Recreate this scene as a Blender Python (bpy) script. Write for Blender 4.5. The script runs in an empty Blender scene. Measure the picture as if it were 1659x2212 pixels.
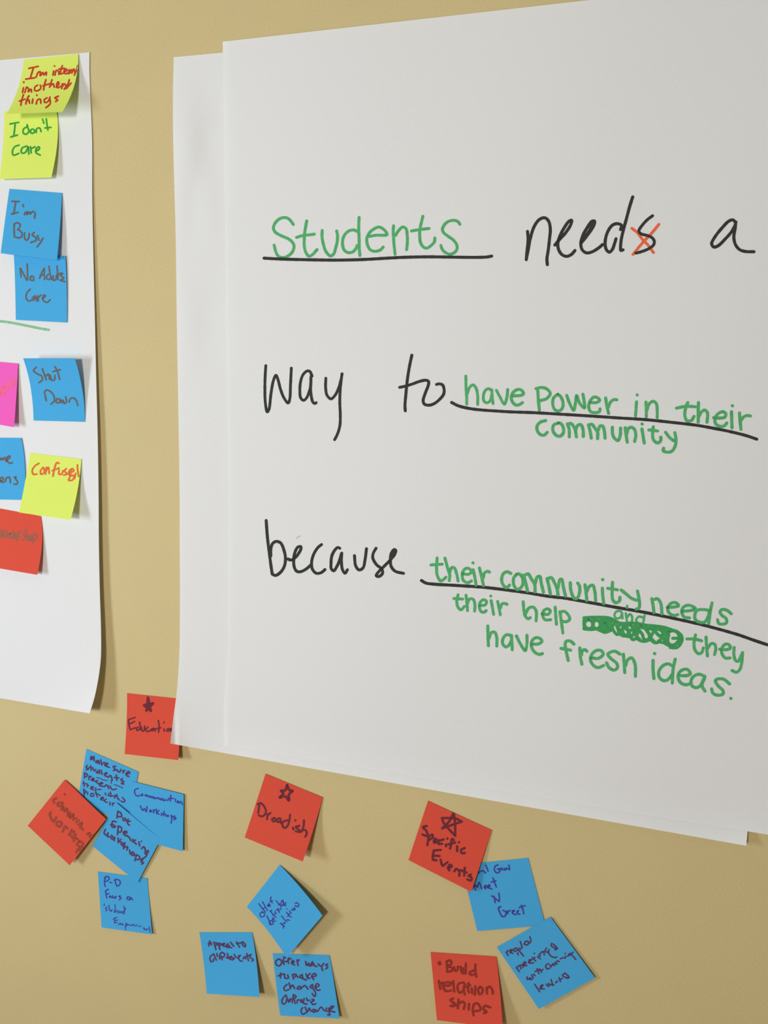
import bpy, math, random
from mathutils import Vector, Matrix
from mathutils.bvhtree import BVHTree
from mathutils import noise as mnoise

random.seed(7)
C = bpy.context.scene.collection

# ------------------------------------------------------------------ camera
# wall plane is y = 0, x runs along the wall, z is up; metres.
F_PX, CX, CY = 1850.0, 829.5, 1106.0           # frame is 1659 x 2212
ZC = 1.45                                       # lens height above the floor
DIST = 0.8709                                   # lens to wall
AX = Vector((0.94780291, 0.06834955, -0.311445))     # wall right   (camera coords, y down)
AD = Vector((-0.02322207, 0.98895793, 0.14636577))   # wall down
AN = Vector((0.31801004, -0.13149351, 0.93892442))   # into the wall

cam_data = bpy.data.cameras.new('camera')
cam = bpy.data.objects.new('camera', cam_data)
C.objects.link(cam)
right = Vector((AX.x, AN.x, -AD.x)); up_v = -Vector((AX.y, AN.y, -AD.y)); back = -Vector((AX.z, AN.z, -AD.z))
cam.matrix_world = Matrix(((right.x, up_v.x, back.x, 0.0), (right.y, up_v.y, back.y, -DIST),
                           (right.z, up_v.z, back.z, ZC), (0, 0, 0, 1)))
cam_data.sensor_fit = 'VERTICAL'
cam_data.sensor_height = 36.0
cam_data.sensor_width = 27.0
cam_data.lens = F_PX / 2212.0 * 36.0
cam_data.clip_start = 0.02
bpy.context.scene.camera = cam

# ------------------------------------------------------------------ world, lamps, exposure
world = bpy.data.worlds.new('world'); bpy.context.scene.world = world
world.use_nodes = True
wb = world.node_tree.nodes['Background']
wb.inputs[0].default_value = (0.985, 0.985, 1.0, 1.0)
wb.inputs[1].default_value = 0.20

def area(name, loc, target, sx, sy, energy, color):
    d = bpy.data.lights.new(name, 'AREA'); d.shape = 'RECTANGLE'; d.size = sx; d.size_y = sy
    d.energy = energy; d.color = color
    o = bpy.data.objects.new(name, d); C.objects.link(o)
    o.location = loc
    o.rotation_euler = (Vector(target) - Vector(loc)).to_track_quat('-Z', 'Y').to_euler()
    return o
area('window_daylight', (-1.75, -1.2, 1.24), (-0.5, 0, 1.4), 0.35, 0.6, 17.5, (0.78, 0.88, 1.0))
area('room_lamp', (-0.42, -1.95, 1.48), (-0.35, 0, 1.4), 0.28, 0.28, 21.0, (1.0, 0.965, 0.89))

vs = bpy.context.scene.view_settings
bpy.context.scene.display_settings.display_device = 'sRGB'
vs.view_transform = 'Standard'; vs.look = 'None'; vs.gamma = 1.0; vs.use_curve_mapping = False
vs.exposure = -0.17

# ------------------------------------------------------------------ helpers
def ray(px, py):
    r = Vector(((px - CX) / F_PX, (py - CY) / F_PX, 1.0))
    return Vector((r.dot(AX), r.dot(AN), -r.dot(AD)))
ORIGIN = Vector((0.0, -DIST, ZC))
def at(px, py, h=0.0):
    """point of the wall seen at a photo pixel, raised h metres off the wall"""
    w = ray(px, py)
    return ORIGIN + w * ((DIST - h) / w.y)

def lin(c):
    c /= 255.0
    return c / 12.92 if c <= 0.04045 else ((c + 0.055) / 1.055) ** 2.4
def col(r, g, b, k=1.0):
    return (min(lin(r) * k, 0.95), min(lin(g) * k, 0.95), min(lin(b) * k, 0.95), 1.0)

def material(name, rgba, rough=0.9, trans=0.0, see=0.0, mottle=0.04, scale=900.0, bump=0.0, bump_scale=600.0, spec=0.15, blotch=0.0):
    m = bpy.data.materials.new(name); m.use_nodes = True
    nt = m.node_tree; n = nt.nodes; l = nt.links
    b = n['Principled BSDF']; out = n['Material Output']
    b.inputs['Roughness'].default_value = rough
    b.inputs['Specular IOR Level'].default_value = spec
    geo = n.new('ShaderNodeNewGeometry')
    no = n.new('ShaderNodeTexNoise'); no.inputs['Scale'].default_value = scale; no.inputs['Detail'].default_value = 3.0
    l.new(geo.outputs['Position'], no.inputs['Vector'])
    mp = n.new('ShaderNodeMapRange')
    mp.inputs['From Min'].default_value = 0.3; mp.inputs['From Max'].default_value = 0.7
    mp.inputs['To Min'].default_value = 1.0 - mottle; mp.inputs['To Max'].default_value = 1.0 + mottle
    l.new(no.outputs['Fac'], mp.inputs['Value'])
    fac = mp.outputs['Result']
    if blotch:
        n2 = n.new('ShaderNodeTexNoise'); n2.inputs['Scale'].default_value = 14.0; n2.inputs['Detail'].default_value = 2.0
        l.new(geo.outputs['Position'], n2.inputs['Vector'])
        m2 = n.new('ShaderNodeMapRange'); m2.inputs['From Min'].default_value = 0.3; m2.inputs['From Max'].default_value = 0.7
        m2.inputs['To Min'].default_value = 1.0 - blotch; m2.inputs['To Max'].default_value = 1.0 + blotch
        l.new(n2.outputs['Fac'], m2.inputs['Value'])
        mm = n.new('ShaderNodeMath'); mm.operation = 'MULTIPLY'
        l.new(fac, mm.inputs[0]); l.new(m2.outputs['Result'], mm.inputs[1]); fac = mm.outputs[0]
    mul = n.new('ShaderNodeVectorMath'); mul.operation = 'SCALE'
    mul.inputs[0].default_value = rgba[:3]
    l.new(fac, mul.inputs['Scale'])
    l.new(mul.outputs['Vector'], b.inputs['Base Color'])
    surf = b.outputs['BSDF']
    if bump:
        nb = n.new('ShaderNodeTexNoise'); nb.inputs['Scale'].default_value = bump_scale; nb.inputs['Detail'].default_value = 4.0
        l.new(geo.outputs['Position'], nb.inputs['Vector'])
        bp = n.new('ShaderNodeBump'); bp.inputs['Strength'].default_value = bump; bp.inputs['Distance'].default_value = 0.0006
        l.new(nb.outputs['Fac'], bp.inputs['Height']); l.new(bp.outputs['Normal'], b.inputs['Normal'])
    if trans:
        tr = n.new('ShaderNodeBsdfTranslucent'); l.new(mul.outputs['Vector'], tr.inputs['Color'])
        mx = n.new('ShaderNodeMixShader'); mx.inputs[0].default_value = trans
        l.new(surf, mx.inputs[1]); l.new(tr.outputs[0], mx.inputs[2]); surf = mx.outputs[0]
    if see:
        tp = n.new('ShaderNodeBsdfTransparent')
        mx = n.new('ShaderNodeMixShader'); mx.inputs[0].default_value = see
        l.new(surf, mx.inputs[1]); l.new(tp.outputs[0], mx.inputs[2]); surf = mx.outputs[0]
    l.new(surf, out.inputs['Surface'])
    return m

K = 1.12
M = {
 'wall': material('beige_wall_paint', col(195, 178, 130, K), 0.65, mottle=0.045, scale=520, bump=0.25, bump_scale=420, spec=0.25, blotch=0.012),
 'paper': material('white_easel_paper', col(231, 232, 232, K), 0.8, trans=0.10, see=0.11, mottle=0.012, scale=500, bump=0.12, bump_scale=300),
 'blue': material('blue_note_paper', col(72, 167, 220, K), 0.9, trans=0.10, mottle=0.07, scale=1400),
 'red': material('red_note_paper', col(214, 80, 62, K), 0.9, trans=0.08, mottle=0.07, scale=1400),
 'yellow': material('yellow_note_paper', col(222, 243, 112, K), 0.9, trans=0.16, mottle=0.03, scale=1400),
 'pinkp': material('pink_note_paper', col(255, 98, 190, K), 0.9, trans=0.12, mottle=0.05, scale=1400),
}
INKC = {
 'green': (80, 166, 104), 'scribble': (64, 152, 88), 'palegreen': (130, 180, 140), 'black': (52, 54, 52), 'cross': (228, 102, 66),
 'red': (190, 62, 44), 'dgreen': (48, 150, 56), 'brown': (98, 92, 92), 'salmon': (228, 96, 140), 'orange': (212, 104, 58),
 'redbrown': (146, 92, 74), 'maroon': (104, 44, 52), 'wine': (84, 62, 98), 'purple': (66, 66, 152), 'redbrown2': (150, 66, 48),
 'rustink': (138, 50, 40), 'smudge': (188, 189, 186),
}
def ink(name):
    key = 'ink_' + name
    if key not in M:
        M[key] = material('marker_ink_' + name, col(*INKC[name], K), 0.7, mottle=0.10, scale=260, spec=0.1)
    return M[key]

def mesh_obj(name, verts, faces, mat, parent=None, smooth=True):
    me = bpy.data.meshes.new(name); me.from_pydata(verts, [], faces)
    me.materials.append(mat)
    if smooth:
        me.polygons.foreach_set('use_smooth', [True] * len(me.polygons))
    me.update()
    o = bpy.data.objects.new(name, me); C.objects.link(o)
    if parent is not None:
        o.parent = parent
        o.matrix_parent_inverse = parent.matrix_world.inverted()
    return o

SURF = {}      # name -> (bvh, list)
OBJ = {}
def paper(key, name, grid, mat, thick=0.00012):
    """grid: rows of world points, top row first; faces look out of the wall"""
    nt, ns = len(grid), len(grid[0])
    verts = [p for row in grid for p in row]
    org = verts[0].copy()
    faces = []
    for j in range(nt - 1):
        for i in range(ns - 1):
            a = j * ns + i
            faces.append((a, a + ns, a + ns + 1, a + 1))
    SURF[key] = BVHTree.FromPolygons([tuple(v) for v in verts], faces)
    nv = len(verts)
    back = [v + Vector((0, thick, 0)) for v in verts]
    allv = [tuple(v - org) for v in verts] + [tuple(v - org) for v in back]
    allf = list(faces) + [tuple(nv + i for i in f[::-1]) for f in faces]
    loop = [i for i in range(ns)] + [j * ns + ns - 1 for j in range(1, nt)] + \
           [(nt - 1) * ns + i for i in range(ns - 2, -1, -1)] + [j * ns for j in range(nt - 2, 0, -1)]
    nf = len(allf); base = 2 * nv                      # the cut edge has vertices of its own, so it stays crisp
    allv += [tuple(verts[i] - org) for i in loop] + [tuple(back[i] - org) for i in loop]
    m_ = len(loop)
    for k in range(m_):
        k2 = (k + 1) % m_
        allf.append((base + k, base + k2, base + m_ + k2, base + m_ + k))
    o = mesh_obj(name, allv, allf, mat)
    for p in o.data.polygons[nf:]: p.use_smooth = False
    o.location = org
    bpy.context.view_layer.update()
    OBJ[key] = o
    return o

def hit(key, px, py, lift):
    w = ray(px, py).normalized()
    loc, nrm, idx, dist = SURF[key].ray_cast(ORIGIN, w)
    if loc is None: return None
    return loc - w * lift

def spline(pts, step):
    if len(pts) == 2:
        (x0, y0), (x1, y1) = pts
        n = max(2, int(math.hypot(x1 - x0, y1 - y0) / step))
        return [(x0 + (x1 - x0) * i / n, y0 + (y1 - y0) * i / n) for i in range(n + 1)]
    P = [(2 * pts[0][0] - pts[1][0], 2 * pts[0][1] - pts[1][1])] + pts + [(2 * pts[-1][0] - pts[-2][0], 2 * pts[-1][1] - pts[-2][1])]
    out = []
    for k in range(1, len(P) - 2):
        p0, p1, p2, p3 = P[k - 1:k + 3]
        def kn(a, b): return max(math.hypot(a[0] - b[0], a[1] - b[1]), 1e-3) ** 0.5
        t0 = 0; t1 = kn(p0, p1); t2 = t1 + kn(p1, p2); t3 = t2 + kn(p2, p3)
        n = max(2, int(math.hypot(p2[0] - p1[0], p2[1] - p1[1]) / step))
        for i in range(n):
            t = t1 + (t2 - t1) * i / n
            q = []
            for c in (0, 1):
                a1 = (t1 - t) / (t1 - t0) * p0[c] + (t - t0) / (t1 - t0) * p1[c]
                a2 = (t2 - t) / (t2 - t1) * p1[c] + (t - t1) / (t2 - t1) * p2[c]
                a3 = (t3 - t) / (t3 - t2) * p2[c] + (t - t2) / (t3 - t2) * p3[c]
                b1 = (t2 - t) / (t2 - t0) * a1 + (t - t0) / (t2 - t0) * a2
                b2 = (t3 - t) / (t3 - t1) * a2 + (t - t1) / (t3 - t1) * a3
                q.append((t2 - t) / (t2 - t1) * b1 + (t - t1) / (t2 - t1) * b2)
            out.append(tuple(q))
    out.append(tuple(pts[-1]))
    return out

LIFT = [0]
def strokes_mesh(key, groups):
    """marker strokes: flat ribbons lying on the paper surface"""
    V, Fc = [], []
    for pts, width in groups:
        LIFT[0] += 1
        lift = 0.00010 + (LIFT[0] % 40) * 0.0000025
        sp = spline(pts, 1.1)
        L = len(sp); r = width / 2.0
        ph = random.random() * 50
        rows = []
        def add(x, y):
            p = hit(key, x, y, lift)
            V.append(p); return len(V) - 1
        for i, (x, y) in enumerate(sp):
            x0, y0 = sp[max(i - 1, 0)]; x1, y1 = sp[min(i + 1, L - 1)]
            dx, dy = x1 - x0, y1 - y0; q = math.hypot(dx, dy) or 1.0
            nx, ny = -dy / q, dx / q
            w = r * (1.0 + 0.10 * mnoise.noise(Vector((i * 0.13, ph, 0))) + 0.05 * mnoise.noise(Vector((i * 0.7, ph, 3))))
            rows.append((add(x + nx * w, y + ny * w), add(x, y), add(x - nx * w, y - ny * w), nx, ny, w, x, y))
        for a, b in zip(rows, rows[1:]):
            Fc.append((a[0], b[0], b[1], a[1])); Fc.append((a[1], b[1], b[2], a[2]))
        for e, sgn in ((rows[0], -1), (rows[-1], 1)):
            nx, ny, w, x, y = e[3:]
            tx, ty = ny * sgn, -nx * sgn
            prev = e[0]
            for k in range(1, 6):
                an = math.pi * k / 6
                cx_, cy_ = math.cos(an), math.sin(an)
                v = add(x + nx * w * cx_ + tx * w * cy_, y + ny * w * cx_ + ty * w * cy_)
                Fc.append((e[1], prev, v)); prev = v
            Fc.append((e[1], prev, e[2]))
    Fc = [f for f in Fc if all(V[i] is not None for i in f)]
    used = sorted({i for f in Fc for i in f}); mp = {u: k for k, u in enumerate(used)}
    out = []
    for f in Fc:
        f = [mp[i] for i in f]
        a, b, c = (V[used[f[0]]], V[used[f[1]]], V[used[f[2]]])
        if (b - a).cross(c - a).y > 0: f = f[::-1]      # face the room
        out.append(tuple(f))
    return [V[u] for u in used], out

def tag(o, label, cat, group=None):
    o['label'] = label; o['category'] = cat
    if group: o['group'] = group

# ------------------------------------------------------------------ the wall
def box(x0, x1, y0, y1, z0, z1):
    v = [(x, y, z) for x in (x0, x1) for y in (y0, y1) for z in (z0, z1)]
    f = [(0, 1, 3, 2), (4, 6, 7, 5), (0, 4, 5, 1), (2, 3, 7, 6), (0, 2, 6, 4), (1, 5, 7, 3)]
    return v, f
v, f = box(-4.0, 3.0, 0.0, 0.12, 0.0, 2.8)
w = mesh_obj('wall_back', v, f, M['wall'], smooth=False); w['kind'] = 'structure'
v, f = box(-4.0, 3.0, -4.0, 0.0, -0.1, 0.0)
w = mesh_obj('floor', v, f, material('tan_carpet', col(176, 138, 92), 0.95, mottle=0.2, scale=300), smooth=False); w['kind'] = 'structure'  # unseen floor, added for its warm bounce onto the lower wall

v, f = box(-4.0, 3.0, -4.0, 0.0, 2.8, 2.9)
w = mesh_obj('ceiling', v, f, material('ceiling_paint', col(225, 222, 212), 0.95, mottle=0.02, scale=300), smooth=False); w['kind'] = 'structure'  # unseen ceiling, added to cut the ambient light near the top

# ------------------------------------------------------------------ the big sheets
def clamp(x, a=0.0, b=1.0): return max(a, min(b, x))
def sm(x): x = clamp(x); return x * x * (3 - 2 * x)
def h_left(x, y):         # mm off the wall
    g = clamp((x + 60) / 270.0)
    h = 1.2 + 8.0 * sm((y - 130) / 1250.0) * g * g
    h += 19.0 * math.exp(-max(1541 - y, 0) / 75.0) * g ** 3
    return h
def h_back(x, y):
    s = max(x - 368, 0)
    h = 2.2 + 0.5 * math.sin(x / 90.0 + y / 260.0) + 2.4 * clamp(1 - s / 110.0) * sm((y - 120) / 200.0)
    strip = math.exp(-((s - 55) / 55.0) ** 2)
    h += 3.4 * strip * (math.exp(-((y - 330) / 120.0) ** 2) - 0.8 * math.exp(-((y - 430) / 70.0) ** 2) * math.exp(-((x - 440) / 40.0) ** 2)
                        + 0.5 * math.exp(-((y - 700) / 90.0) ** 2)) * math.cos((s - 20) / 28.0)
    h += 16.0 * math.exp(-s / 60.0) * clamp((y - 1290) / 316.0) ** 1.8
    yb = 1606 + (x - 368) * 0.1776                   # lower hem stands off the wall a little
    h += 5.0 * clamp((y - yb + 75) / 75.0) ** 2 * sm((x - 420) / 150.0)
    h -= 1.2 * math.exp(-((x - 474) / 14.0) ** 2 - ((y - 246) / 22.0) ** 2)
    if y > 1500:                                     # little dog-ear fold at the lower left corner
        k = sm((y - 1500) / 90.0)
        h -= 1.7 * k * clamp(1 - abs(x - 377) / 10.0)
    h += 4.0 * math.exp(-max(1612 - x, 0) / 60.0) * math.exp(-max(1827 - y, 0) / 40.0)
    return h
def h_front(x, y):
    h = h_back(x, y) + 1.6 + 0.35 * math.sin(y / 210.0 + x / 330.0)
    k = sm((y - 1490) / 90.0)
    h -= 1.2 * k * clamp(1 - (x - 484) / 9.0)
    h -= 1.3 * math.exp(-max(x - 484, 0) / 6.0) * (1 - k)
    return h

def poly_at(poly, t):
    """t in 0..1 along a left or right edge, by length"""
    L = [0.0]
    for a, b in zip(poly, poly[1:]): L.append(L[-1] + math.hypot(b[0] - a[0], b[1] - a[1]))
    q = t * L[-1]
    for k in range(len(poly) - 1):
        if q <= L[k + 1] or k == len(poly) - 2:
            u = (q - L[k]) / (L[k + 1] - L[k])
            return (poly[k][0] + (poly[k + 1][0] - poly[k][0]) * u, poly[k][1] + (poly[k + 1][1] - poly[k][1]) * u)
def sheet(key, left, right_, hf, ss, ts, mat):
    left = spline(left, 12); right_ = spline(right_, 12)
    grid = []
    for t in ts:
        a = poly_at(left, t); b = poly_at(right_, t)
        row = []
        for s in ss:
            x = a[0] + (b[0] - a[0]) * s; y = a[1] + (b[1] - a[1]) * s
            row.append(at(x, y, hf(x, y) * 0.001))
        grid.append(row)
    return paper(key, 'paper_sheet', grid, mat, 0.00015)
s_dense = [i * 0.0018 for i in range(18)] + [0.0324 + i * 0.006 for i in range(22)] + [0.17 + i * 0.83 / 40 for i in range(41)]
ts = [i / 110.0 for i in range(111)]
o = sheet('left_sheet', [(-640, 186), (-640, 1399)],
      [(193.4, 113), (193, 150), (194.6, 194), (198.9, 302), (199.2, 420), (202.5, 592), (204.9, 690), (207.5, 808), (211, 944), (213, 1080),
       (213.3, 1154), (215.2, 1263), (218.3, 1371), (217.6, 1425), (211, 1474), (204.5, 1505), (201.8, 1515), (193.4, 1541)],
      h_left, [1 - v for v in reversed([i * 0.004 for i in range(20)] + [0.08 + i * 0.92 / 40 for i in range(41)])], ts, M['paper'])
tag(o, 'large white paper sheet at the left edge, crowded with yellow, blue, pink and red notes', 'paper sheet')
o = sheet('back_sheet', [(375.2, 123.5), (373.6, 208), (374, 300), (376.5, 400), (379.3, 500), (382, 700), (385.4, 890), (388, 1080), (388, 1154),
       (388.7, 1290), (387.3, 1412), (382, 1493), (375, 1547), (367.8, 1606)],
      [(1775, -8), (1612, 1827)], h_back, s_dense, ts, M['paper'])
tag(o, 'blank white paper sheet taped behind the written sheet, showing at its left and lower edges', 'paper sheet')
o = sheet('poster', [(481, 90), (483, 240), (484.7, 281), (485.6, 407), (487, 498), (488.5, 700), (492, 890), (495, 1080), (494.5, 1208), (493, 1371),
       (490, 1452), (484.5, 1523), (483.5, 1560), (485, 1610)],
      [(1925, -74), (1775, 1822)], h_front, s_dense, ts, M['paper'])
tag(o, 'large white paper sheet with the sentence Students needs a way in black and green marker', 'paper sheet')

# ------------------------------------------------------------------ sticky notes
def quad(a, b, c, t):       # through a (t=0), b (t=.5), c (t=1)
    return a * (2 * t - 1) * (t - 1) + b * 4 * t * (1 - t) + c * t * (2 * t - 1)
def note(key, mat, L, R, hL, hR, label, group, base=None, n=14):
    """L, R: top, middle, bottom pixel of each side; hL, hR: their lift in mm over what lies beneath"""
    if len(L) == 2: L = [L[0], ((L[0][0] + L[1][0]) / 2, (L[0][1] + L[1][1]) / 2), L[1]]
    if len(R) == 2: R = [R[0], ((R[0][0] + R[1][0]) / 2, (R[0][1] + R[1][1]) / 2), R[1]]
    grid = []
    for j in range(n + 1):
        t = j / n
        ax, ay = quad(L[0][0], L[1][0], L[2][0], t), quad(L[0][1], L[1][1], L[2][1], t)
        bx, by = quad(R[0][0], R[1][0], R[2][0], t), quad(R[0][1], R[1][1], R[2][1], t)
        ha, hb = quad(*hL, t), quad(*hR, t)
        row = []
        for i in range(n + 1):
            s = i / n
            x, y = ax + (bx - ax) * s, ay + (by - ay) * s
            h = ha + (hb - ha) * s + (base(x, y) if base else 0.0)
            row.append(at(x, y, max(h, 0.5) * 0.001))
        grid.append(row)
    o = paper(key, 'sticky_note', grid, M[mat])
    tag(o, label, 'sticky note', group)
    return o
GL = 'sticky notes on the left paper sheet'
GW = 'sticky notes on the wall below the sheets'
note('dontcare', 'yellow', [(9.4, 241), (6.5, 310), (-1, 387)], [(121, 235), (124.5, 300), (110.7, 383.5)], (1, 3, 10), (1, 3, 10),
     'yellow note reading I dont care in green marker', GL, h_left)
note('interest', 'yellow', [(51.4, 129), (39, 190), (14.5, 246)], [(169, 116.6), (161.5, 181), (134.5, 242)], (1, 9, 29), (1, 9, 29),
     'topmost yellow note with three lines of red writing, curling off the left sheet', GL, h_left)
note('adults', 'blue', [(29.7, 547), (32.5, 614), (34, 691)], [(141, 552.7), (144, 615.7), (144.7, 696.7)], (0.8, 1, 1.2), (2.5, 2.0, 1.2),
     'blue note reading No Adults Care', GL, h_left)
note('busy', 'blue', [(20.3, 408), (11.2, 472), (1.4, 547)], [(133.8, 416.8), (130, 485), (123, 562)], (1, 5, 11), (1, 5, 9),
     'blue note reading Im Busy above the No Adults Care note', GL, h_left)
note('pink', 'pinkp', [(-75, 775), (-78, 840), (-84, 903)], [(39, 785.4), (35.6, 851), (30.4, 922.9)], (1, 4, 10), (1.5, 5, 11),
     'bright pink note cut off by the left frame edge', GL, h_left)
note('shut', 'blue', [(49.9, 773.9), (66.3, 838), (72.3, 908.4)], [(161.3, 773.9), (178, 842.6), (183.4, 911.3)], (15, 4.5, 0.8), (16, 5.5, 0.8),
     'blue note reading Shut Down, its top edge lifted', GL, h_left)
note('mens', 'blue', [(-66, 945), (-60, 1078)], [(46.3, 945.9), (54, 1010), (53, 1080)], (1, 1, 1), (1.2, 1.5, 1.2),
     'blue note cut off by the frame edge, left of the Confused note', GL, h_left)
note('scholar', 'red', [(-25, 1094), (-28, 1158), (-35, 1222)], [(88.2, 1115), (91, 1172), (80.3, 1241.8)], (1, 3, 8), (0.8, 3, 11),
     'red note with one brown word, lowest on the left sheet', GL, h_left)
note('confused', 'yellow', [(65, 978.5), (55.3, 1035), (41.2, 1107)], [(175.8, 991.5), (168, 1056), (152.2, 1123)], (1, 6, 20), (1, 6.5, 20),
     'yellow note reading Confused in orange marker', GL, h_left)
note('education', 'red', [(274.4, 1497.4), (273.5, 1557), (269.2, 1628.8)], [(388, 1509.5), (389, 1572), (384.7, 1642)], (0.8, 4, 11), (0.8, 3, 12),
     'red note with a filled star reading Education, tucked behind the sheet corner', GW)
note('makesure', 'blue', [(186.6, 1618.1), (167, 1732)], [(298.9, 1667.5), (279, 1781)], (0.8, 0.8, 1), (1.0, 0.9, 1),
     'blue note covered in five lines of small dark writing', GW)
note('comm', 'blue', [(284.8, 1687.6), (278, 1808)], [(397, 1716.2), (394.8, 1839.1)], (2.0, 2.2, 2.4), (2.5, 3.5, 5),
     'blue note reading Communication Workshops in purple', GW)
note('put', 'blue', [(250, 1733), (200, 1827.6)], [(347, 1813), (297, 1907)], (3.2, 3.4, 2.5), (3.8, 3.8, 3.0),
     'tilted blue note reading Put Speaking Workshops', GW)
note('redcomm', 'red', [(139.7, 1684), (59.7, 1783.7)], [(229.2, 1769.5), (150.5, 1869.2)], (2.0, 4, 8), (6, 9, 12),
     'red note turned like a diamond, leftmost below the sheets', GW)
note('pd', 'blue', [(211.2, 1882.7), (219.4, 2003.7)], [(318.3, 1897.1), (328.4, 2018.6)], (0.8, 1, 4), (0.8, 1.2, 4),
     'blue note with P-D and faint purple writing, under the speaking workshops note', GW)
note('broad', 'red', [(573.7, 1671.2), (528.6, 1809.1)], [(697.2, 1722.7), (678.5, 1787), (653.9, 1861.1)], (0.8, 6, 19), (1.2, 7, 21),
     'tilted red note with an open star reading Broadish', GW)
note('ways', 'blue', [(589, 2059.5), (596, 2123), (605.3, 2194)], [(711.6, 2063.3), (722.5, 2129), (733.3, 2200)], (0.8, 2.5, 7), (0.8, 3, 8),
     'blue note with five lines beginning offer ways to make change', GW)
note('offer', 'blue', [(533, 1958.7), (579.5, 2012), (619, 2069)], [(604.2, 1867.9), (653, 1922), (696.7, 1978)], (0.8, 9, 17), (0.8, 9, 17),
     'blue note turned like a diamond reading offer definite solutions', GW)
note('appeal', 'blue', [(430.6, 2014), (440, 2080), (446.5, 2146.6)], [(544.4, 2014), (554.5, 2082), (560.3, 2153.8)], (0.8, 4, 12), (0.8, 5.5, 15),
     'blue note with two lines of dark writing above an empty lower half', GW)
note('local', 'blue', [(996, 1868), (1031, 2011.2)], [(1140.7, 1853.3), (1178, 1999)], (0.8, 0.9, 3), (0.8, 0.9, 1.4),
     'blue note reading Meet N Greet in purple', GW)
note('specific', 'red', [(924.4, 1729.9), (882.2, 1857.9)], [(1062.5, 1793.5), (1017.9, 1926.8)], (1, 3, 6), (1, 4, 8),
     'tilted red note with an open star reading Specific Events', GW)
note('regular', 'blue', [(1073, 2046), (1164.2, 2179.8)], [(1188.8, 1980.8), (1285.7, 2112.5)], (1.4, 2.5, 5), (2.6, 3, 4),
     'tilted blue note with four lines about regular meetings, rightmost of all', GW)
note('build', 'red', [(930, 2056.6), (943.8, 2203.8)], [(1072, 2066.4), (1079.8, 2138), (1086, 2222)], (0.8, 4, 10), (1, 6, 15),
     'red note reading Build relationships, at the bottom frame edge', GW)

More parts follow.
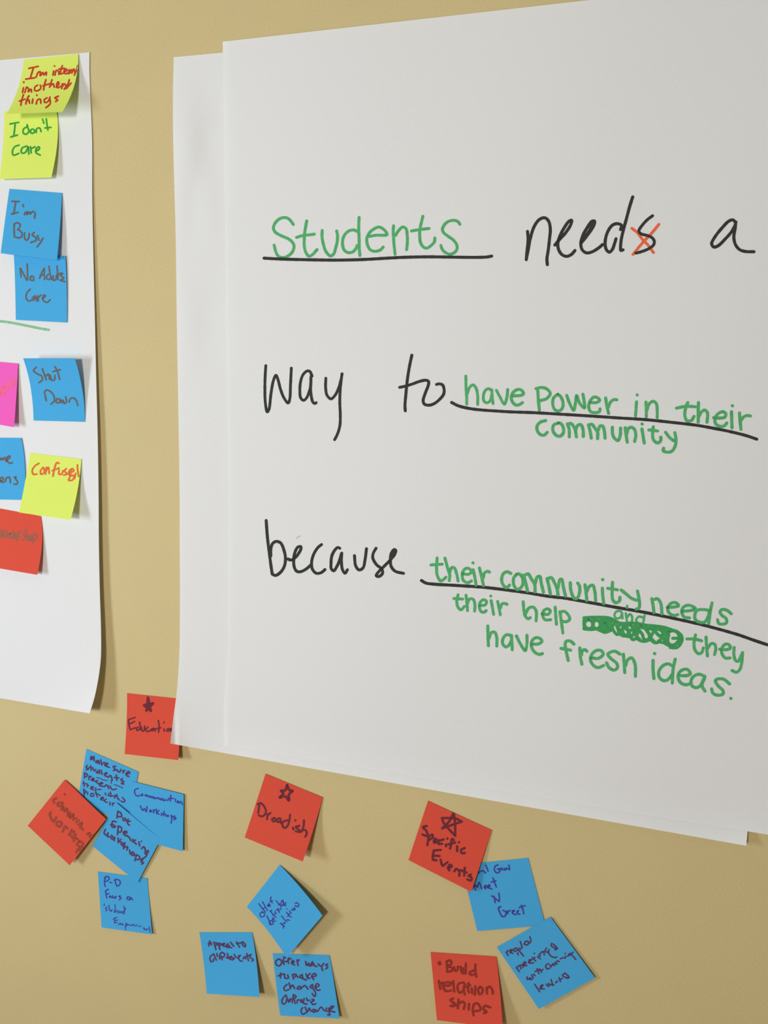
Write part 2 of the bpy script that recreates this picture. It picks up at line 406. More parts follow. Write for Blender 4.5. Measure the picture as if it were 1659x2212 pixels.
# ------------------------------------------------------------------ handwriting
INK = """
# NOTE|word label|colour|ox,oy,scale,width
@poster|green handwritten word Students|green|550,400,5.53,36
462,470 430,425 390,393 340,388 285,410 235,470 225,520 245,560 320,605 400,640 450,680 470,725 455,790 400,845 340,865 285,850 255,800 232,715
622,428 605,520 593,620 595,740 615,810 650,848 690,830 745,770
500,625 560,605 640,595 712,585
807,540 805,620 825,720 850,790 905,845 945,820 965,760 985,680 990,600 980,548
1230,555 1185,535 1130,545 1085,580 1055,640 1050,710 1070,775 1115,805 1165,800 1205,765 1225,720
1248,385 1243,500 1248,650 1250,760 1257,840
1375,612 1450,598 1580,592 1570,560 1530,520 1485,500 1430,520 1370,570 1340,640 1350,720 1385,775 1440,790 1500,775 1535,740
@@|||800,400,5.53,36
277,485 273,560 278,650 285,740 295,828
300,600 335,545 385,500 425,520 440,600 442,680 433,770
627,372 608,450 592,520 590,620 600,690 635,740 675,752 720,725 765,675 770,630
490,547 580,532 700,517
1070,468 1045,435 1000,420 940,430 890,465 862,520 870,560 920,605 990,655 1030,710 1035,760 1010,800 950,825 890,800 855,760 842,718
@poster|black underline below the word Students|black|550,400,5.53,38
113,872 300,882 700,892 1000,895 1300,888 1582,872 1782,862 2082,856 2382,860 2682,862 2782,857 2832,847
@poster|black handwritten word need|black|1100,400,5.53,38
218,552 225,640 215,760 203,890
205,880 230,750 255,620 300,490 360,410 425,390 470,430 490,520 480,650 465,780 450,880 455,950
545,715 600,650 680,560 735,470 745,420 715,430 650,520 600,620 580,700 590,770 630,830 690,850 745,825 785,780
860,690 930,600 1000,500 1020,430 990,430 930,510 880,600 855,690 870,770 920,808 980,800 1060,755 1115,710
895,640 960,540 1005,450
1330,530 1340,480 1290,460 1230,480 1170,570 1145,690 1160,770 1195,800 1230,770 1260,690 1275,640
1475,140 1440,250 1400,400 1365,530 1335,670 1335,780 1360,772
@poster|red orange cross struck over the letter s|cross|1350,400,5.53,34
82,515 150,570 210,650 270,710 340,805
405,468 330,560 240,655 170,735 95,828
@poster|black handwritten letter s under a red cross|black|1350,400,5.53,36
330,365 270,410 205,480 165,550 190,580 260,600 320,625 350,670 340,715 290,755 210,790 130,812
@poster|black handwritten letter a|black|1350,400,5.53,38
1320,445 1290,415 1240,430 1160,510 1080,610 1035,700 1060,738 1110,725 1200,640 1270,560 1310,490 1325,440
1322,440 1315,520 1300,620 1320,710 1370,770 1440,792 1540,795
@poster|black handwritten word way|black|550,760,5.53,34
133,165 125,300 122,450 127,600 150,718 170,690 195,500 225,340 255,280 275,320 310,450 350,550 400,612 420,560 428,400 438,195
685,290 660,235 630,228 580,270 548,360 540,460 550,550 585,580 620,550 650,480 670,400 672,310 675,290
674,302 668,430 675,520 695,600 718,618 735,607
850,315 848,430 865,520 912,562 960,520 1000,440 1030,340 1045,262
1043,262 1022,450 1017,600 1023,760 1018,880 990,980 955,1050
@poster|black handwritten word to|black|800,750,5.53,36
495,95 465,240 440,400 425,550 413,700 417,760
350,480 420,465 500,440 600,405 665,395 695,410 690,460 655,550 630,640 645,680 700,693 760,675 830,620 875,560 880,500 860,450 820,438 790,445
@poster|long black line under have power in their|black|800,750,5.53,37
970,660 1050,700 1200,735 1350,752 1500,762 1659,772 1948,782 2248,799 2548,817 2748,830 2948,844 3292,866 3591,897 3891,932 4091,967 4291,1007 4491,1057 4616,1099
@poster|green handwritten word have above the line|green|800,750,5.53,34
1140,345 1142,480 1150,600 1150,680
1155,560 1185,480 1225,450 1262,490 1280,570 1282,685
1450,520 1410,495 1370,520 1350,580 1355,640 1390,665 1430,640 1450,570
1450,510 1455,600 1465,675
1505,515 1545,590 1600,680 1630,600 1640,505
@@|||1080,800,5.53,38
155,305 250,298 280,280 260,240 220,228 170,250 135,310 145,370 190,415 240,405 268,385
@poster|green handwritten word Power|green|1080,800,5.53,37
430,218 490,205 555,220 600,275 560,335 480,362
450,215 458,350 470,475
690,285 640,330 630,400 655,470 705,485 745,450 752,380 725,315 690,285
797,300 830,390 880,478 900,400 915,300 950,390 1010,450 1005,370 990,285
1085,385 1150,385 1190,360 1170,330 1120,320 1075,370 1060,440 1085,495 1150,505 1190,490 1195,460
1262,330 1275,420 1297,515
1295,440 1320,380 1360,350 1395,352
@poster|green handwritten word in|green|1359,800,5.53,36
88,375 76,545
95,293 97,295
200,380 205,460 205,555
210,480 240,400 290,370 325,400 335,480 335,565
@poster|green handwritten word their at the end of the upper line|green|1359,800,5.53,38
700,385 675,450 665,540 690,600 740,600 775,550
565,452 680,430 790,435
828,385 825,500 825,620
830,560 860,500 905,475 935,510 930,620
1010,565 1080,570 1140,560 1155,520 1120,495 1060,520 1025,580 1035,640 1090,670 1140,660 1165,630
1222,495 1225,600 1228,685
1232,422 1234,424
1318,510 1325,600 1335,705
1335,600 1370,555 1410,540 1448,545
@poster|green handwritten word community below the upper line|green|1080,800,5.53,38
545,600 490,615 445,660 445,720 480,765 525,775 565,740
700,628 640,655 632,720 670,775 715,787 755,750 755,680 725,635 700,628
805,640 825,700 828,795
820,640 845,635 880,670 900,720 912,795
905,710 930,655 965,650 990,700 995,790
1055,650 1075,720 1090,810
1070,650 1095,645 1140,700 1165,740 1165,815
1170,720 1195,665 1225,665 1245,720 1255,810
1342,680 1345,760 1370,815 1410,838 1435,780 1440,690
1495,685 1505,760 1520,860
1515,760 1530,700 1570,680 1605,705 1622,770 1608,850
@@|||1359,800,5.53,38
152,700 165,780 180,868
153,640 155,642
288,675 280,760 290,830 340,868 375,840 378,800
235,712 340,725
435,740 480,800 530,840
545,745 558,820 550,900 510,965 460,978 405,960 412,930
@poster|black handwritten word because|black|550,1100,4.74,31
118,115 130,280 150,450 170,600 180,665
180,665 215,678 270,640 305,580 315,500 300,420 265,345 220,330 185,350 165,410 165,480
340,510 375,520 430,480 475,400 470,382 440,390 410,450 400,520 405,590 430,635 470,640 530,610 580,565
685,362 650,390 610,450 585,530 590,610 630,655 680,650 720,618
872,400 850,392 820,420 790,480 782,560 785,610 810,630 840,590 870,520 890,450
892,450 888,530 900,620 925,655 950,620
1022,475 1035,580 1070,622 1110,600 1130,520 1145,405
1243,400 1215,450 1210,500 1250,570 1300,610 1310,655 1270,690 1245,680 1270,640 1310,600 1380,530
1380,530 1430,470 1445,420 1430,412 1400,450 1390,530 1400,590 1440,635 1525,657
1395,510 1420,455 1435,425
@poster|faint grey pencil smudge above the word because|smudge|550,1100,4.74,14
432,296 448,284 464,274
@poster|long black line under their community needs|black|880,1160,5.53,38
168,520 220,550 300,562 600,580 900,600 1200,635 1450,670 1659,705 1893,733 2193,786 2493,841 2793,893 3152,966 3449,1032 3649,1082 3949,1167 4149,1237 4400,1320
@poster|green handwritten word their above the lower line|green|880,1160,5.53,36
355,250 348,380 360,470 400,525 440,500 460,480
280,335 350,328 415,325
448,252 480,370 505,450 500,520
500,440 530,365 560,370 590,450 605,525
660,440 730,445 765,415 740,380 700,375 665,410 655,470 670,520 720,545 765,525
785,392 805,480 820,575
782,308 784,310
860,370 885,470 908,580
905,490 920,430 960,410 980,420
@poster|green handwritten word community above the lower line|green|880,1160,5.53,38
1235,435 1190,415 1145,440 1125,510 1145,575 1185,605 1220,575
1305,445 1270,490 1270,570 1310,625 1350,610 1380,560 1370,480 1330,440 1305,445
1385,455 1410,540 1435,645
1400,460 1440,440 1480,500 1520,570 1525,655
1525,560 1550,480 1580,470 1600,560 1625,660
@@|||1150,1200,5.53,38
175,275 195,360 215,465
190,275 225,265 270,340 295,400 305,470
305,390 330,290 350,285 370,380 395,485
452,325 460,420 500,510 535,510 565,430 560,360 540,330
628,350 640,440 650,535
650,430 680,370 720,355 745,430 755,540
835,390 840,480 852,575
838,287 840,289
957,320 952,440 960,530 995,565 1040,540 1045,500
900,393 960,400 1015,410
1060,412 1120,460 1180,510 1245,535
1255,425 1270,500 1280,580 1270,630 1240,640
@poster|green handwritten word needs|green|1359,1230,5.53,37
270,350 285,430 295,515
300,360 335,350 375,400 392,530
455,455 530,450 590,435 560,400 510,400 470,440 465,500 500,540 550,550 580,540
640,500 740,490 790,470 740,435 690,430 640,460 630,520 660,570 720,580
960,490 880,480 810,490 785,540 790,600 840,630 900,630 940,570 960,500
990,400 970,500 960,580 950,650
1220,530 1170,490 1110,480 1085,510 1110,550 1160,590 1160,640 1110,655 1070,645 1055,600
@poster|green handwritten word their below the lower line|green|880,1160,5.53,35
605,690 590,770 605,840 640,870 680,830
555,735 660,742
700,695 710,780 718,880
715,800 745,740 785,745 805,800 803,885
865,820 930,810 945,770 910,750 870,780 860,840 880,890 915,900 940,880
1000,760 1015,840 1030,925
995,705 997,707
1078,770 1095,850 1110,930
1110,850 1130,800 1170,795 1190,805
@poster|green handwritten word help|green|960,1260,5.53,36
940,220 950,330 965,390 1000,425 1025,410
965,370 1010,295 1060,285 1095,330 1095,450
1165,365 1240,370 1265,330 1230,305 1185,330 1175,390 1200,435 1270,435
1322,285 1330,390 1338,490
1380,340 1395,450 1415,595
1385,345 1430,335 1480,380 1495,430 1460,458 1405,455
@poster|small green handwritten word and|green|1150,1200,5.53,28
1060,668 1010,665 980,710 1000,750 1050,740 1070,690
1072,690 1075,750
1115,690 1125,760 1130,795
1130,740 1165,700 1190,730 1190,790
1320,740 1270,730 1240,770 1250,800
1340,715 1325,800
1130,600 1133,625
@poster|dense green scribble covering a crossed out word|scribble|1180,1330,5.53,38
455,25 450,90 455,160
450,25 540,20 640,18 720,22 780,38 830,65 880,88 930,95 1000,88 1080,92 1180,112 1260,120 1350,130 1430,145 1500,170 1570,195 1615,240 1622,290 1600,340 1560,380 1480,380
450,155 530,165 600,160 640,175 700,198 760,180 790,165
505,45 460,80 465,130 510,155 555,130 555,80 505,45
595,50 555,85 560,130 600,155 640,130 640,80 595,50
700,60 650,100 650,160 700,195 760,170 780,110 740,65 700,55
700,85 675,120 700,160 740,140 730,95 700,85
695,115 720,130
560,30 620,60 680,50 740,40 800,60
650,35 700,60 760,50 820,80 790,130 810,190 850,225 880,190 860,130 900,100
830,90 850,140 870,200 900,235 950,240 980,200 960,140 930,110
920,120 910,180 940,235 1000,250 1040,225 1040,160 1000,110 960,120
940,150 980,180 1000,230 1030,285 1080,270
1000,180 1060,150 1090,200 1080,260 1130,300 1180,305 1230,290
1060,110 1080,160 1070,230 1110,280
1130,120 1100,150 1150,230 1160,270 1200,290 1240,250 1200,180 1160,130 1130,115
1180,140 1220,200 1240,270 1290,320 1340,315 1370,270 1330,220 1270,170 1230,130
1250,150 1300,190 1350,240 1400,220 1350,160 1290,140
1270,210 1250,260 1290,310
1360,150 1420,200 1440,250 1420,310 1380,320 1340,300
1380,240 1420,300 1480,350 1540,370
1430,170 1460,220 1450,290 1470,340 1530,350 1570,310
1470,190 1430,240 1440,310 1490,350 1560,330 1590,270 1570,210 1520,180 1470,190
1510,270 1560,270
1400,320 1450,350 1510,372
1100,130 1180,150 1280,160 1400,170
@poster|green handwritten word they|green|1359,1340,5.53,37
792,175 775,270 785,350 830,400 870,380 885,330
690,222 790,225 865,245
918,200 925,320 935,425
935,340 980,280 1020,285 1035,340 1020,410
1080,345 1160,350 1210,330 1190,290 1150,285 1110,330 1110,400 1150,450 1205,450
1255,325 1250,400 1270,480 1300,490 1340,420 1355,385
1355,385 1345,500 1320,590 1280,620 1230,600
@poster|green handwritten word have on the lowest line|green|960,1260,5.53,37
518,510 520,620 525,745
530,660 560,590 600,585 625,650 625,750
800,625 740,615 700,660 695,720 730,760 770,740 800,680
800,625 805,700 810,795
860,630 910,730 965,805 985,720 985,620
1040,725 1120,725 1165,695 1140,660 1090,650 1045,690 1040,760 1075,820 1130,850 1170,840
@poster|green handwritten word fresh|green|1180,1330,5.53,38
330,340 290,305 240,305 225,340 240,440 262,535
175,390 290,412
400,385 405,480 425,580
420,470 430,420 460,405 485,425
530,500 620,510 680,460 650,415 590,420 540,470 530,540 570,600 620,620 685,595
880,460 820,425 770,435 735,460 770,510 840,570 850,620 810,650 750,620 720,565
920,460 930,570 937,680
945,600 970,530 1020,505 1060,580 1065,725
@poster|green handwritten word ideas with a full stop|green|1180,1330,5.53,40
1275,535 1275,640 1285,750
1293,452 1295,454
@@|||1359,1340,5.53,38
520,545 460,520 400,545 355,610 360,680 410,720 460,710 510,650
550,465 525,580 515,750
600,660 690,660 730,640 700,590 660,585 600,620 585,690 620,750 680,770 720,760
905,670 830,645 770,670 740,720 750,780 800,805 850,780 895,690
900,690 870,780 905,845
1200,760 1130,705 1060,700 1030,720 1060,780 1120,840 1120,880 1060,895 1000,870 985,820
1213,932 1216,934
@left_sheet|faded green marker line|palegreen|0,660,11.85,66
-300,350 0,400 200,425 400,460 800,540 1000,582 1250,622
@interest||red|0,100,6.9125,27
430,330 570,300
500,320 475,400 450,480
385,490 520,470
540,460 570,390 600,380 600,440 640,390 650,430 690,385 690,430
800,370 790,430
812,293 814,297
820,430 840,360 870,370 880,420
930,290 910,350 900,410 950,400
880,340 960,330
955,380 1000,360 980,335 955,370 975,410 1010,400
1030,350 1030,410 1060,350
1070,400 1100,340 1120,400
1160,290 1140,360 1110,430
350,620 335,690
355,532 355,540
370,690 400,610 430,650 420,680 460,640 470,680
560,580 520,610 520,660 570,660 610,620 600,580
685,500 665,570 650,650
640,590 740,560
775,500 750,580 740,610
750,590 790,560 810,610
840,610 880,560 870,530 845,570 860,620 900,600
930,560 920,630
930,600 960,560 990,600
960,640 1010,570 1035,500
990,630 1060,550
350,720 325,800 310,880
290,820 370,790
430,740 400,800 385,860
400,820 430,800 440,850
490,790 480,850
550,728 550,732
540,860 560,800 600,790 610,850
700,770 660,800 670,840 720,820 745,760
740,770 750,850 720,890 685,915
870,745 820,770 860,800 830,825
@dontcare||dgreen|0,100,6.9125,26
150,1160 280,1135
225,1170 215,1260 205,1340
160,1355 260,1325
400,1200 350,1240 350,1300 400,1310 430,1270
405,1170 420,1230 460,1290
470,1240 450,1280 490,1300 520,1260 490,1235
540,1290 550,1230 590,1220 615,1275
635,1090 655,1150
690,1085 700,1160 715,1250
670,1220 760,1210
285,1475 220,1500 185,1570 200,1625 280,1600
400,1490 330,1520 320,1590 370,1590 410,1530 420,1500 430,1610
455,1500 465,1590
465,1530 520,1500
530,1570 590,1530 580,1500 540,1530 540,1590 600,1625
@busy||brown|0,390,6.9125,26
175,310 285,315
235,320 220,400 205,500
170,500 270,475
340,360 350,390
365,510 375,480 410,470 400,510 440,470 450,500 490,460 520,480 515,560
210,650 210,740 215,840
210,650 260,630 300,660 280,720 260,735
270,730 325,780 320,840 270,855 220,840
365,780 370,870 400,890 430,850 435,790
510,775 480,810 530,850 540,890 460,925
560,820 580,890
640,860 600,930 555,990
@adults||brown|0,390,6.9125,24
300,1310 315,1440
305,1310 400,1490
405,1245 410,1350 410,1490
460,1430 450,1480 500,1490 490,1430 460,1430
660,1310 620,1380 590,1460
660,1310 660,1400 665,1480
600,1420 660,1400
720,1400 690,1450 730,1480 760,1440
730,1280 745,1380 770,1480
790,1420 800,1490 830,1480 840,1420
850,1280 860,1390 865,1480
850,1400 920,1380
940,1390 900,1410 950,1460 900,1490 970,1510
450,1620 400,1680 390,1760 430,1800 480,1780
520,1720 480,1760 500,1790 530,1740 550,1800
560,1720 570,1800
570,1750 610,1710
640,1760 680,1720 650,1710 640,1780 700,1820 750,1780
@shut||brown|0,750,6.9125,26
540,300 500,350 560,400 620,430 630,490 580,530
630,320 660,400 690,490
680,440 720,400 740,480
750,420 770,490 810,490 820,420
820,290 860,370 890,480
790,365 900,335
670,700 690,800
660,680 690,640 750,660 800,720 810,800 760,850
850,770 835,820 880,830 890,780 850,770
900,780 920,830 940,790 960,840 990,820 980,740
1030,820 1050,770 1100,760 1140,800 1160,870
@pink||salmon|0,750,6.9125,46
2,620 60,600 120,600
10,680 80,640 150,560 180,500
120,540 200,560 190,500
20,700 60,690
@mens||brown|0,930,6.9125,26
2,440 20,410 40,440 70,400 90,460
100,440 150,400 140,380 100,410 110,460 150,490 185,480
2,760 50,730 30,700 2,720 20,770 60,770
80,760 95,710 140,700 155,780
215,700 240,690 230,720 260,760 250,800 205,800
@confused||orange|0,930,6.9125,27
580,490 520,530 480,600 500,655 550,650
640,560 605,600 610,650 650,640 660,580 640,550
690,550 680,650
680,620 720,550 735,640
880,490 850,480 820,540 790,680
780,600 880,560
880,590 880,650 920,650 940,600
990,570 960,600 1000,650 950,665
1040,640 1100,600 1080,570 1030,610 1040,670 1100,670
1060,590 1040,700 1020,740 1080,740 1110,680
1130,640 1110,720
1155,515 1160,600 1175,685
@scholar||redbrown|0,930,6.9125,24
2,1500 30,1490 10,1550 40,1590 2,1600
60,1500 50,1590 80,1600
90,1490 95,1590
100,1550 130,1540 130,1600
150,1540 150,1600 180,1580 170,1530 150,1540
190,1500 200,1610
220,1540 220,1610 250,1600
240,1540 260,1640
270,1510 280,1610
280,1530 320,1520
400,1530 350,1560 390,1600 340,1640
380,1470 400,1560 410,1640
410,1580 430,1570 440,1640
460,1570 465,1650
490,1560 490,1690
480,1560 530,1540 550,1600 510,1640
@education|drawn five-pointed star filled in dark ink|maroon|240,1460,8.295,46
660,390 640,620
660,390 710,630
590,525 750,492
590,530 710,620
750,495 630,620
@education||maroon|240,1460,8.295,28
310,790 320,880 340,960
320,780 430,745
330,860 420,820
345,965 430,930
490,920 450,940 470,980 510,950
510,830 520,900 530,970
540,920 560,990 590,980 600,900
660,920 620,960 650,1000 700,980
750,940 710,970 740,985 770,940 790,990
845,800 860,900 850,1010
800,950 890,930
945,950 955,990
945,828 945,840
1010,950 1000,990 1040,980 1030,940
1060,990 1070,940 1090,990
@makesure||wine|160,1610,9.217,32
330,290 340,220 360,280 390,220 400,310
470,300 430,330 460,350 490,310 500,370
530,290 550,390
600,340 560,370
620,400 670,370 640,350 610,390 650,420 700,440
830,420 780,420 810,470 840,490 780,500
860,490 880,530 910,530 930,480
970,500 980,550
980,520 1010,500
1040,570 1110,550 1080,520 1040,560 1040,600 1090,620
260,400 240,440 290,470 240,490
330,410 340,500
300,440 380,450
380,470 400,510 430,480
470,510 440,540 490,550
500,490 510,560
540,500 560,580
610,570 660,560 630,545 610,600 660,620
680,640 720,600 750,650 760,700
840,590 850,700
800,640 890,650
960,660 930,690 990,720 940,760 990,770
210,550 205,650
205,550 260,580 250,620 210,630
300,610 295,680
300,640 340,620
340,690 400,670 370,655 350,690 400,710
470,700 430,720 480,760
500,770 570,760 540,740 500,790 570,820
600,820 650,790 690,860
710,810 760,880 840,870
@@|||160,1610,9.217,20
450,640 520,660 580,690 660,700
740,690 740,760
800,780 880,810 970,850
@@|||160,1610,9.217,28
190,720 200,820
180,760 250,770
260,770 265,830
265,800 290,800
330,850 390,840 360,820 330,860 390,890
430,850 430,960
470,880 530,880
620,950 630,990
690,960 680,1000 720,1010
720,930 740,1020
760,1010 820,1000 850,980
800,1050 850,1000 870,1070
880,1060 900,1090
960,1040 1010,1100 990,1130 930,1110
190,870 200,1020
190,880 240,930 200,960
270,930 270,980
340,960 330,1010 390,1010 380,960 340,960
440,940 460,1030
470,970 520,1000
530,1060 590,1050 560,1030 530,1080 600,1090
640,1070 600,1110 660,1140
710,1130 715,1190
760,1150 770,1200
770,1160 800,1150
@comm||purple|180,1680,6.9125,20
820,160 770,180 775,250 810,275 850,260
880,240 870,270 890,260
920,270 930,250 945,280 960,260 975,290
990,290 1000,270 1015,300 1030,280 1045,310
1060,290 1070,315 1085,300
1100,310 1115,295 1130,320
1145,310 1150,325
1180,305 1160,330 1185,330
1210,320 1195,340 1220,340
1240,330 1260,340 1275,320
1305,260 1300,350
1270,310 1350,310
1375,320 1375,355
1410,345 1400,370 1425,365 1410,345
1435,380 1455,355 1480,400
850,420 890,490 910,460 940,510 950,430
1000,480 990,510 1020,505 1000,480
1045,480 1050,525
1050,500 1070,480
1090,470 1095,540
1130,490 1100,520 1130,545
1165,530 1180,545 1160,560
1205,500 1200,570
1205,550 1225,545 1235,575
1260,560 1255,580 1275,575 1260,560
1310,560 1320,610 1310,680
1310,570 1345,580 1320,610
1370,570 1360,600 1385,605 1350,630
@put||wine|180,1680,6.9125,25
515,500 500,600
515,500 560,530 570,580 520,580
590,600 600,640 640,630
620,600 645,640
670,620 660,680 690,710
650,660 700,650
490,660 440,650 430,690 480,730 440,740 410,700
520,720 510,850
520,720 570,750 560,810 520,810
600,830 650,820 640,800 600,810 610,850 640,870
650,860 690,900 710,940
740,920 740,960
780,930 750,950 790,990
830,960 840,1020
865,948 866,952
870,1060 900,1030 920,1060 930,1090
970,1090 920,1110 930,1140 970,1110
960,1110 930,1180 860,1220
330,770 310,830 350,860 370,820 360,880 400,880
410,890 430,920 450,900 420,860
470,890 460,940
520,900 520,970
560,920 540,950 580,970
600,980 590,1010
560,990 600,1030
620,970 600,1060
620,1040 660,1030 650,1080
690,1080 700,1140
730,1110 720,1150 760,1160 750,1120 730,1110
790,1150 770,1240
790,1150 840,1180 830,1220 780,1220
890,1220 860,1250 900,1270 870,1290
@redcomm||redbrown2|40,1600,7.375,38
600,920 550,950 570,990
630,990 620,1030 680,1040 700,990 640,990
680,1100 710,1050 730,1130 770,1080 780,1160
780,1200 820,1140 820,1230 870,1170 870,1260
880,1250 920,1240
920,1300 960,1270
950,1340 1010,1310 980,1390
1010,1400 1030,1420
735,853 735,858
1090,1490 1130,1470 1140,1540 1190,1500
510,1140 500,1180 530,1260 560,1290 600,1220
620,1290 600,1330 660,1370 690,1310 640,1290
705,1450 735,1365
725,1385 755,1370 775,1400
800,1500 850,1420
890,1450 820,1475 850,1540
870,1560 905,1520 880,1500
910,1490 880,1600
890,1540 940,1570
960,1610 930,1650 990,1690 1030,1640 970,1600
1050,1690 980,1760
920,1780 960,1720 1000,1750
@pd||purple|190,1860,10.37,30
400,350 370,450 385,570
370,370 430,340 475,390 440,440 390,460
490,480 530,485
610,410 620,500 650,560
590,430 660,410 725,470 700,540 650,565
390,680 410,760 420,830
385,680 455,630
400,740 470,730
500,780 480,810 520,810
550,780 540,820 570,825
590,800 610,835 630,790
720,780 690,790 740,830 700,870
890,800 870,840 920,870 940,820 900,800
940,870 960,820 1000,870
@@|||190,1860,10.37,22
370,960 360,1000
430,1030 390,1060 430,1090 400,1120
470,990 480,1100
490,1090 520,1130 540,1090
600,980 610,1060 590,1150 640,1100
640,1150 690,1110
680,1170 720,1130 730,1160
750,1130 790,1170
800,1010 820,1100 810,1190
760,1170 850,1050
600,1270 590,1380
560,1300 650,1260
600,1340 660,1320
600,1390 660,1370
680,1430 720,1390 740,1430 770,1400 790,1440
850,1390 840,1540
850,1390 890,1430 830,1460
900,1420 940,1440
960,1450 990,1420 1010,1450 1040,1420
1060,1460 1100,1430
1130,1470 1190,1450
1230,1500 1270,1510 1260,1540 1310,1520
1310,1550 1350,1520
1370,1470 1390,1590
@broad|drawn five-pointed star outline|maroon|510,1650,7.541,42
830,345 800,430 730,440 770,480 710,550 800,530 860,600 860,500 920,440 870,430 830,345
@broad||maroon|510,1650,7.541,34
380,650 370,730 360,800
350,660 400,640 460,700 485,790 430,855 370,840
510,820 505,905
510,840 560,800
620,880 585,905 610,940 650,920 620,880
700,885 660,910 680,950 720,930
720,890 730,970
830,920 760,950 760,1020 800,1045 850,990
880,830 870,900 850,990
925,1040 935,1070
965,918 965,924
1030,1010 970,1030 1030,1080 1060,1110 970,1100
1105,920 1100,1000 1080,1090
1090,1080 1130,1080 1150,1140 1125,1190
@offer||purple|510,1850,7.541,20
430,910 390,930 400,980 450,980 460,930 420,900
370,770 420,840 480,910
440,850 470,830
430,740 470,810 510,880
520,800 550,790 530,770 515,810 560,810
570,660 560,700 590,760
550,740 590,720
500,970 540,1050 570,1110
540,1060 550,1110 600,1100 590,1050 550,1050
590,1030 620,1020 600,1000 600,1060 640,1050
560,890 610,960 650,990
550,890 580,880
600,960 640,930
630,900 650,930
650,880 690,860 700,910
680,850 690,890
720,840 730,870
650,720 700,780 740,820
690,790 740,750
740,720 770,760 750,800
760,710 790,790 810,750
720,790 810,800
730,1090 760,1110 770,1170
720,1090 790,1140
770,1090 800,1090 790,1070
740,970 800,1040 830,1060
830,1030 870,1040
820,910 870,970 900,990
840,980 870,930
870,890 900,930
830,853 830,857
900,870 930,880
920,850 960,870 950,830
980,750 1020,780 1010,820 960,800
960,760 1000,760
@appeal||wine|420,2000,10.37,36
340,340 320,450
340,340 380,430
310,400 380,390
440,380 480,530
430,370 520,400 460,450
530,390 570,530
520,390 610,410 560,450
640,430 680,400 650,390 640,450 690,460
750,400 710,450 780,440 790,480
810,370 880,460
720,480 830,490
940,360 1010,480
940,400 1040,380
1090,360 1050,380 1130,470 1140,420 1090,370
410,640 350,700 370,800 420,790 430,740
430,630 490,770
500,620 510,680
620,590 570,640 560,740
620,590 680,640 640,700 560,720
600,680 620,760
740,620 750,720
710,710 790,730
830,680 770,720 850,760 890,730 800,700
890,640 930,710
970,720 1030,660 980,690 1020,780 1070,790
1090,740 1120,690 1150,740
1170,620 1210,780
1130,700 1270,640
1270,640 1240,700 1320,760 1290,790
@ways||wine|570,2040,9.217,33
300,290 240,330 240,390 290,430 340,400 350,330 300,290
400,260 380,330 400,400
360,350 450,340
400,250 430,270
490,270 480,330 490,380
450,340 540,280
550,370 600,350 580,320 550,370 610,410
660,310 680,420
660,340 700,310
830,340 850,420 890,370 900,430 960,400
960,350 930,420 1000,400
970,350 1010,430 1060,440
1080,390 1120,430
1190,380 1150,450 1170,520
1270,390 1230,410 1270,450 1230,490
330,570 330,670
280,630 390,590
410,590 420,670 490,670 470,610
570,600 590,690
570,600 640,600 620,650
640,610 680,660
760,600 710,640 760,680
760,600 780,680 840,710
840,590 870,680
920,580 870,640 910,680
950,650 1040,620 1010,580 950,630 990,700
460,800 400,860 420,920 500,900
500,770 530,880
530,860 570,810 610,880
700,830 660,880 720,890 730,840
730,840 750,880
770,850 810,820 880,890
950,810 920,850 970,870 970,800
970,860 1030,980 1010,1040 960,980
1020,860 1100,820 1060,780 1020,850 1060,910 1120,910
430,1010 360,1110 380,1190 430,1170 450,1100
440,1010 490,1150
500,1110 540,1080 510,1140
590,1000 560,1160
590,1000 640,1040 580,1100
610,1110 620,1180
660,1170 670,1110 720,1110 740,1150
750,1100 760,1160
800,1080 790,1170 860,1190
850,1070 870,1120 910,1110
930,1150 1000,1110 960,1090
940,1150 980,1200 1030,1180
770,1260 740,1320 770,1390 860,1350
820,1250 860,1340
880,1330 900,1270 940,1330
990,1290 960,1330 1010,1350 1020,1300 1060,1340
1080,1320 1140,1250 1200,1320
1250,1270 1230,1320 1290,1330 1290,1270
1290,1320 1310,1410 1270,1400
1320,1300 1390,1240 1350,1230 1310,1310 1410,1350
@specific|drawn open five-pointed star|maroon|870,1710,7.541,39
830,345 760,480 640,600
830,345 850,500 855,720
640,600 750,560 960,490
960,490 860,440 640,430
640,430 660,500 740,600 855,720
@specific||maroon|870,1710,7.541,39
390,560 330,580 390,650 395,720 320,700
420,740 400,870
410,740 480,700 490,740 430,790
520,810 550,780 520,770 510,830 570,820
590,790 580,850 640,850
600,800 660,780
700,860 705,890
725,763 725,768
830,790 800,770 790,850 770,930
740,860 850,830
885,890 885,970
915,822 915,828
1010,920 950,950 960,1000 1010,1000
510,960 490,1030 490,1110
500,960 620,950
490,1040 600,1050
490,1110 550,1120
615,1110 650,1210 690,1180 730,1150
740,1250 800,1220 770,1190 735,1240 760,1285
840,1300 870,1260 920,1300 920,1370
1010,1240 1000,1370
940,1280 1040,1320
1110,1350 1070,1370 1120,1400 1110,1450 1050,1430
@local||purple|990,1840,8.295,28
370,380 400,350 440,340 490,380
490,235 535,350
710,235 660,260 650,340 700,380 740,350 730,300
700,310 750,300
780,290 770,320 800,320
820,300 840,330 860,290
905,240 920,320
860,300 920,320
290,620 310,690
290,620 320,600 340,640 370,550 420,660
470,640 510,620 490,600 465,630 490,665
520,640 570,610 550,590 530,640 600,665
620,470 650,550 680,630
590,545 670,520
640,800 660,910
600,790 730,890
725,740 735,820 735,890
760,985 720,1000 740,1080 790,1160 840,1150 850,1080 800,1050
870,1060 885,1110
880,1080 930,1050
970,1080 1010,1060 980,1050 970,1100 1030,1130
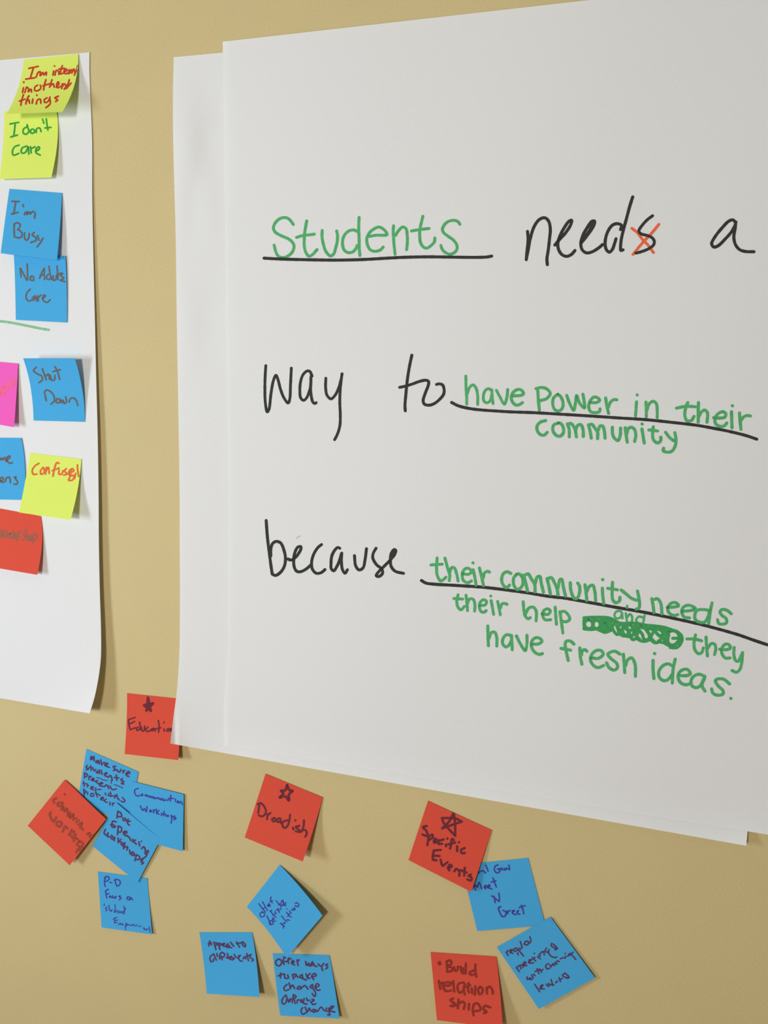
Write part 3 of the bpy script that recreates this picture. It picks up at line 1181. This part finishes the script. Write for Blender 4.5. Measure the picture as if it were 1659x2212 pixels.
1050,1080 1080,1050 1050,1100 1100,1120
1130,960 1160,1050 1170,1110
1090,1000 1195,965
@regular||wine|1060,1970,6.9125,23
230,600 260,650
235,600 260,575
290,600 320,570 300,560 285,600 330,620
370,540 340,560 360,590 400,560 380,540
400,560 440,600 490,660
400,610 410,640
420,540 440,560 470,520
440,440 470,530
520,440 500,480 550,490 560,440 520,440
585,370 600,440 570,470
380,830 430,890
385,830 430,800 450,850
430,800 470,790 480,830
490,790 530,760 500,745 490,800 540,800
570,750 600,720 580,710 570,760 640,760
620,680 670,730
600,720 660,680
700,670 740,700
650,618 652,622
740,660 720,650 780,590 800,640
830,540 810,590 860,600 870,560
850,590 900,660 960,680 990,670
910,470 900,500 960,540 1000,540 960,570
930,480 980,520
540,970 550,1010 590,980 590,1010 630,990 610,940
640,930 660,950
690,850 720,920
660,890 740,860
720,850 760,900
740,880 780,860
860,770 820,800 840,850 880,840
880,790 900,820
910,810 930,770 950,800 970,750 990,780
990,730 1020,740
1040,700 1060,690
1080,680 1110,690 1120,660
1110,618 1112,622
1150,660 1180,620 1210,640
1180,650 1230,600
1200,630 1270,710
655,1080 730,1190
740,1150 780,1090 750,1100 740,1140 800,1150
830,1080 860,1110 880,1080
860,1070 900,1090
910,1080 940,1090
900,1010 930,1100
970,1060 1000,1030 980,1040
1020,980 1040,1040
1040,1010 1070,990
1100,920 1070,950 1150,980 1160,950
1110,910 1170,980 1130,990
@build|round bullet dot before the first word|rustink|910,2032,8.7316,80
342,422 345,432
@build||rustink|910,2032,8.7316,46
480,400 490,590
470,400 540,370 570,430 500,480
500,480 600,530 570,570 490,590
620,500 640,570 680,560 690,490
740,490 760,600
780,520 790,620
840,430 835,620
990,560 910,600 930,640 1000,640
1020,450 1020,580 1040,680
330,760 360,910
360,820 400,790
420,850 540,840 560,800 460,790 410,840 460,950 560,940
600,760 620,960
800,790 710,810 680,880 720,980 790,940 820,830
820,820 800,920 820,1020
890,800 880,900 900,980
850,870 920,840
950,900 960,990
1020,860 1010,1020
1110,870 1070,920 1100,1010 1150,980 1150,900 1110,870
1230,890 1240,1000
1230,900 1290,870 1340,930 1350,1000
600,1090 550,1120 600,1170 620,1230 550,1230
700,1110 690,1280
700,1200 770,1150 820,1190 800,1290
600,1160 690,1250
900,1190 895,1300
990,1200 970,1300 985,1410
990,1200 1050,1180 1110,1250 1110,1310 1000,1330
1300,1260 1200,1230 1170,1290 1230,1340 1180,1370
"""
blocks = []
for line in INK.strip().splitlines():
    if line.startswith('#') or not line.strip(): continue
    if line.startswith('@'):
        key, label, colour, geo_ = line[1:].split('|')
        g = [float(v) for v in geo_.split(',')]
        if key != '@': blocks.append([key, label, colour, []])
        continue
    pts = []
    for pr in line.split():
        x, y = pr.split(',')
        pts.append((g[0] + float(x) / g[2], g[1] + float(y) / g[2]))
    if len(pts) == 2 and math.hypot(pts[0][0] - pts[1][0], pts[0][1] - pts[1][1]) < 0.25:
        pts[1] = (pts[0][0] + 0.6, pts[0][1] + 0.6)
    blocks[-1][3].append((pts, g[3] / g[2]))
for key, label, colour, groups in blocks:
    V_, F_ = strokes_mesh(key, groups)
    par = OBJ[key]
    name = 'handwriting'
    if 'underline' in label or 'line under' in label or 'marker line' in label: name = 'marker_line'
    elif 'scribble' in label: name = 'scribble'
    elif 'star' in label: name = 'drawn_star'
    elif 'bullet' in label: name = 'bullet_dot'
    elif 'smudge' in label: name = 'smudge'
    elif 'cross struck' in label: name = 'cross_out'
    o = mesh_obj(name, [tuple(p - par.location) for p in V_], F_, ink(colour), smooth=False)
    o.parent = par
    say = {'red': 'red', 'dgreen': 'green', 'brown': 'grey brown', 'salmon': 'faint salmon', 'orange': 'orange red', 'redbrown': 'brown',
           'redbrown2': 'brown', 'maroon': 'dark maroon', 'wine': 'dark plum', 'purple': 'purple', 'rustink': 'broad brown'}
    o['label'] = label or say[colour] + ' marker handwriting on the note'
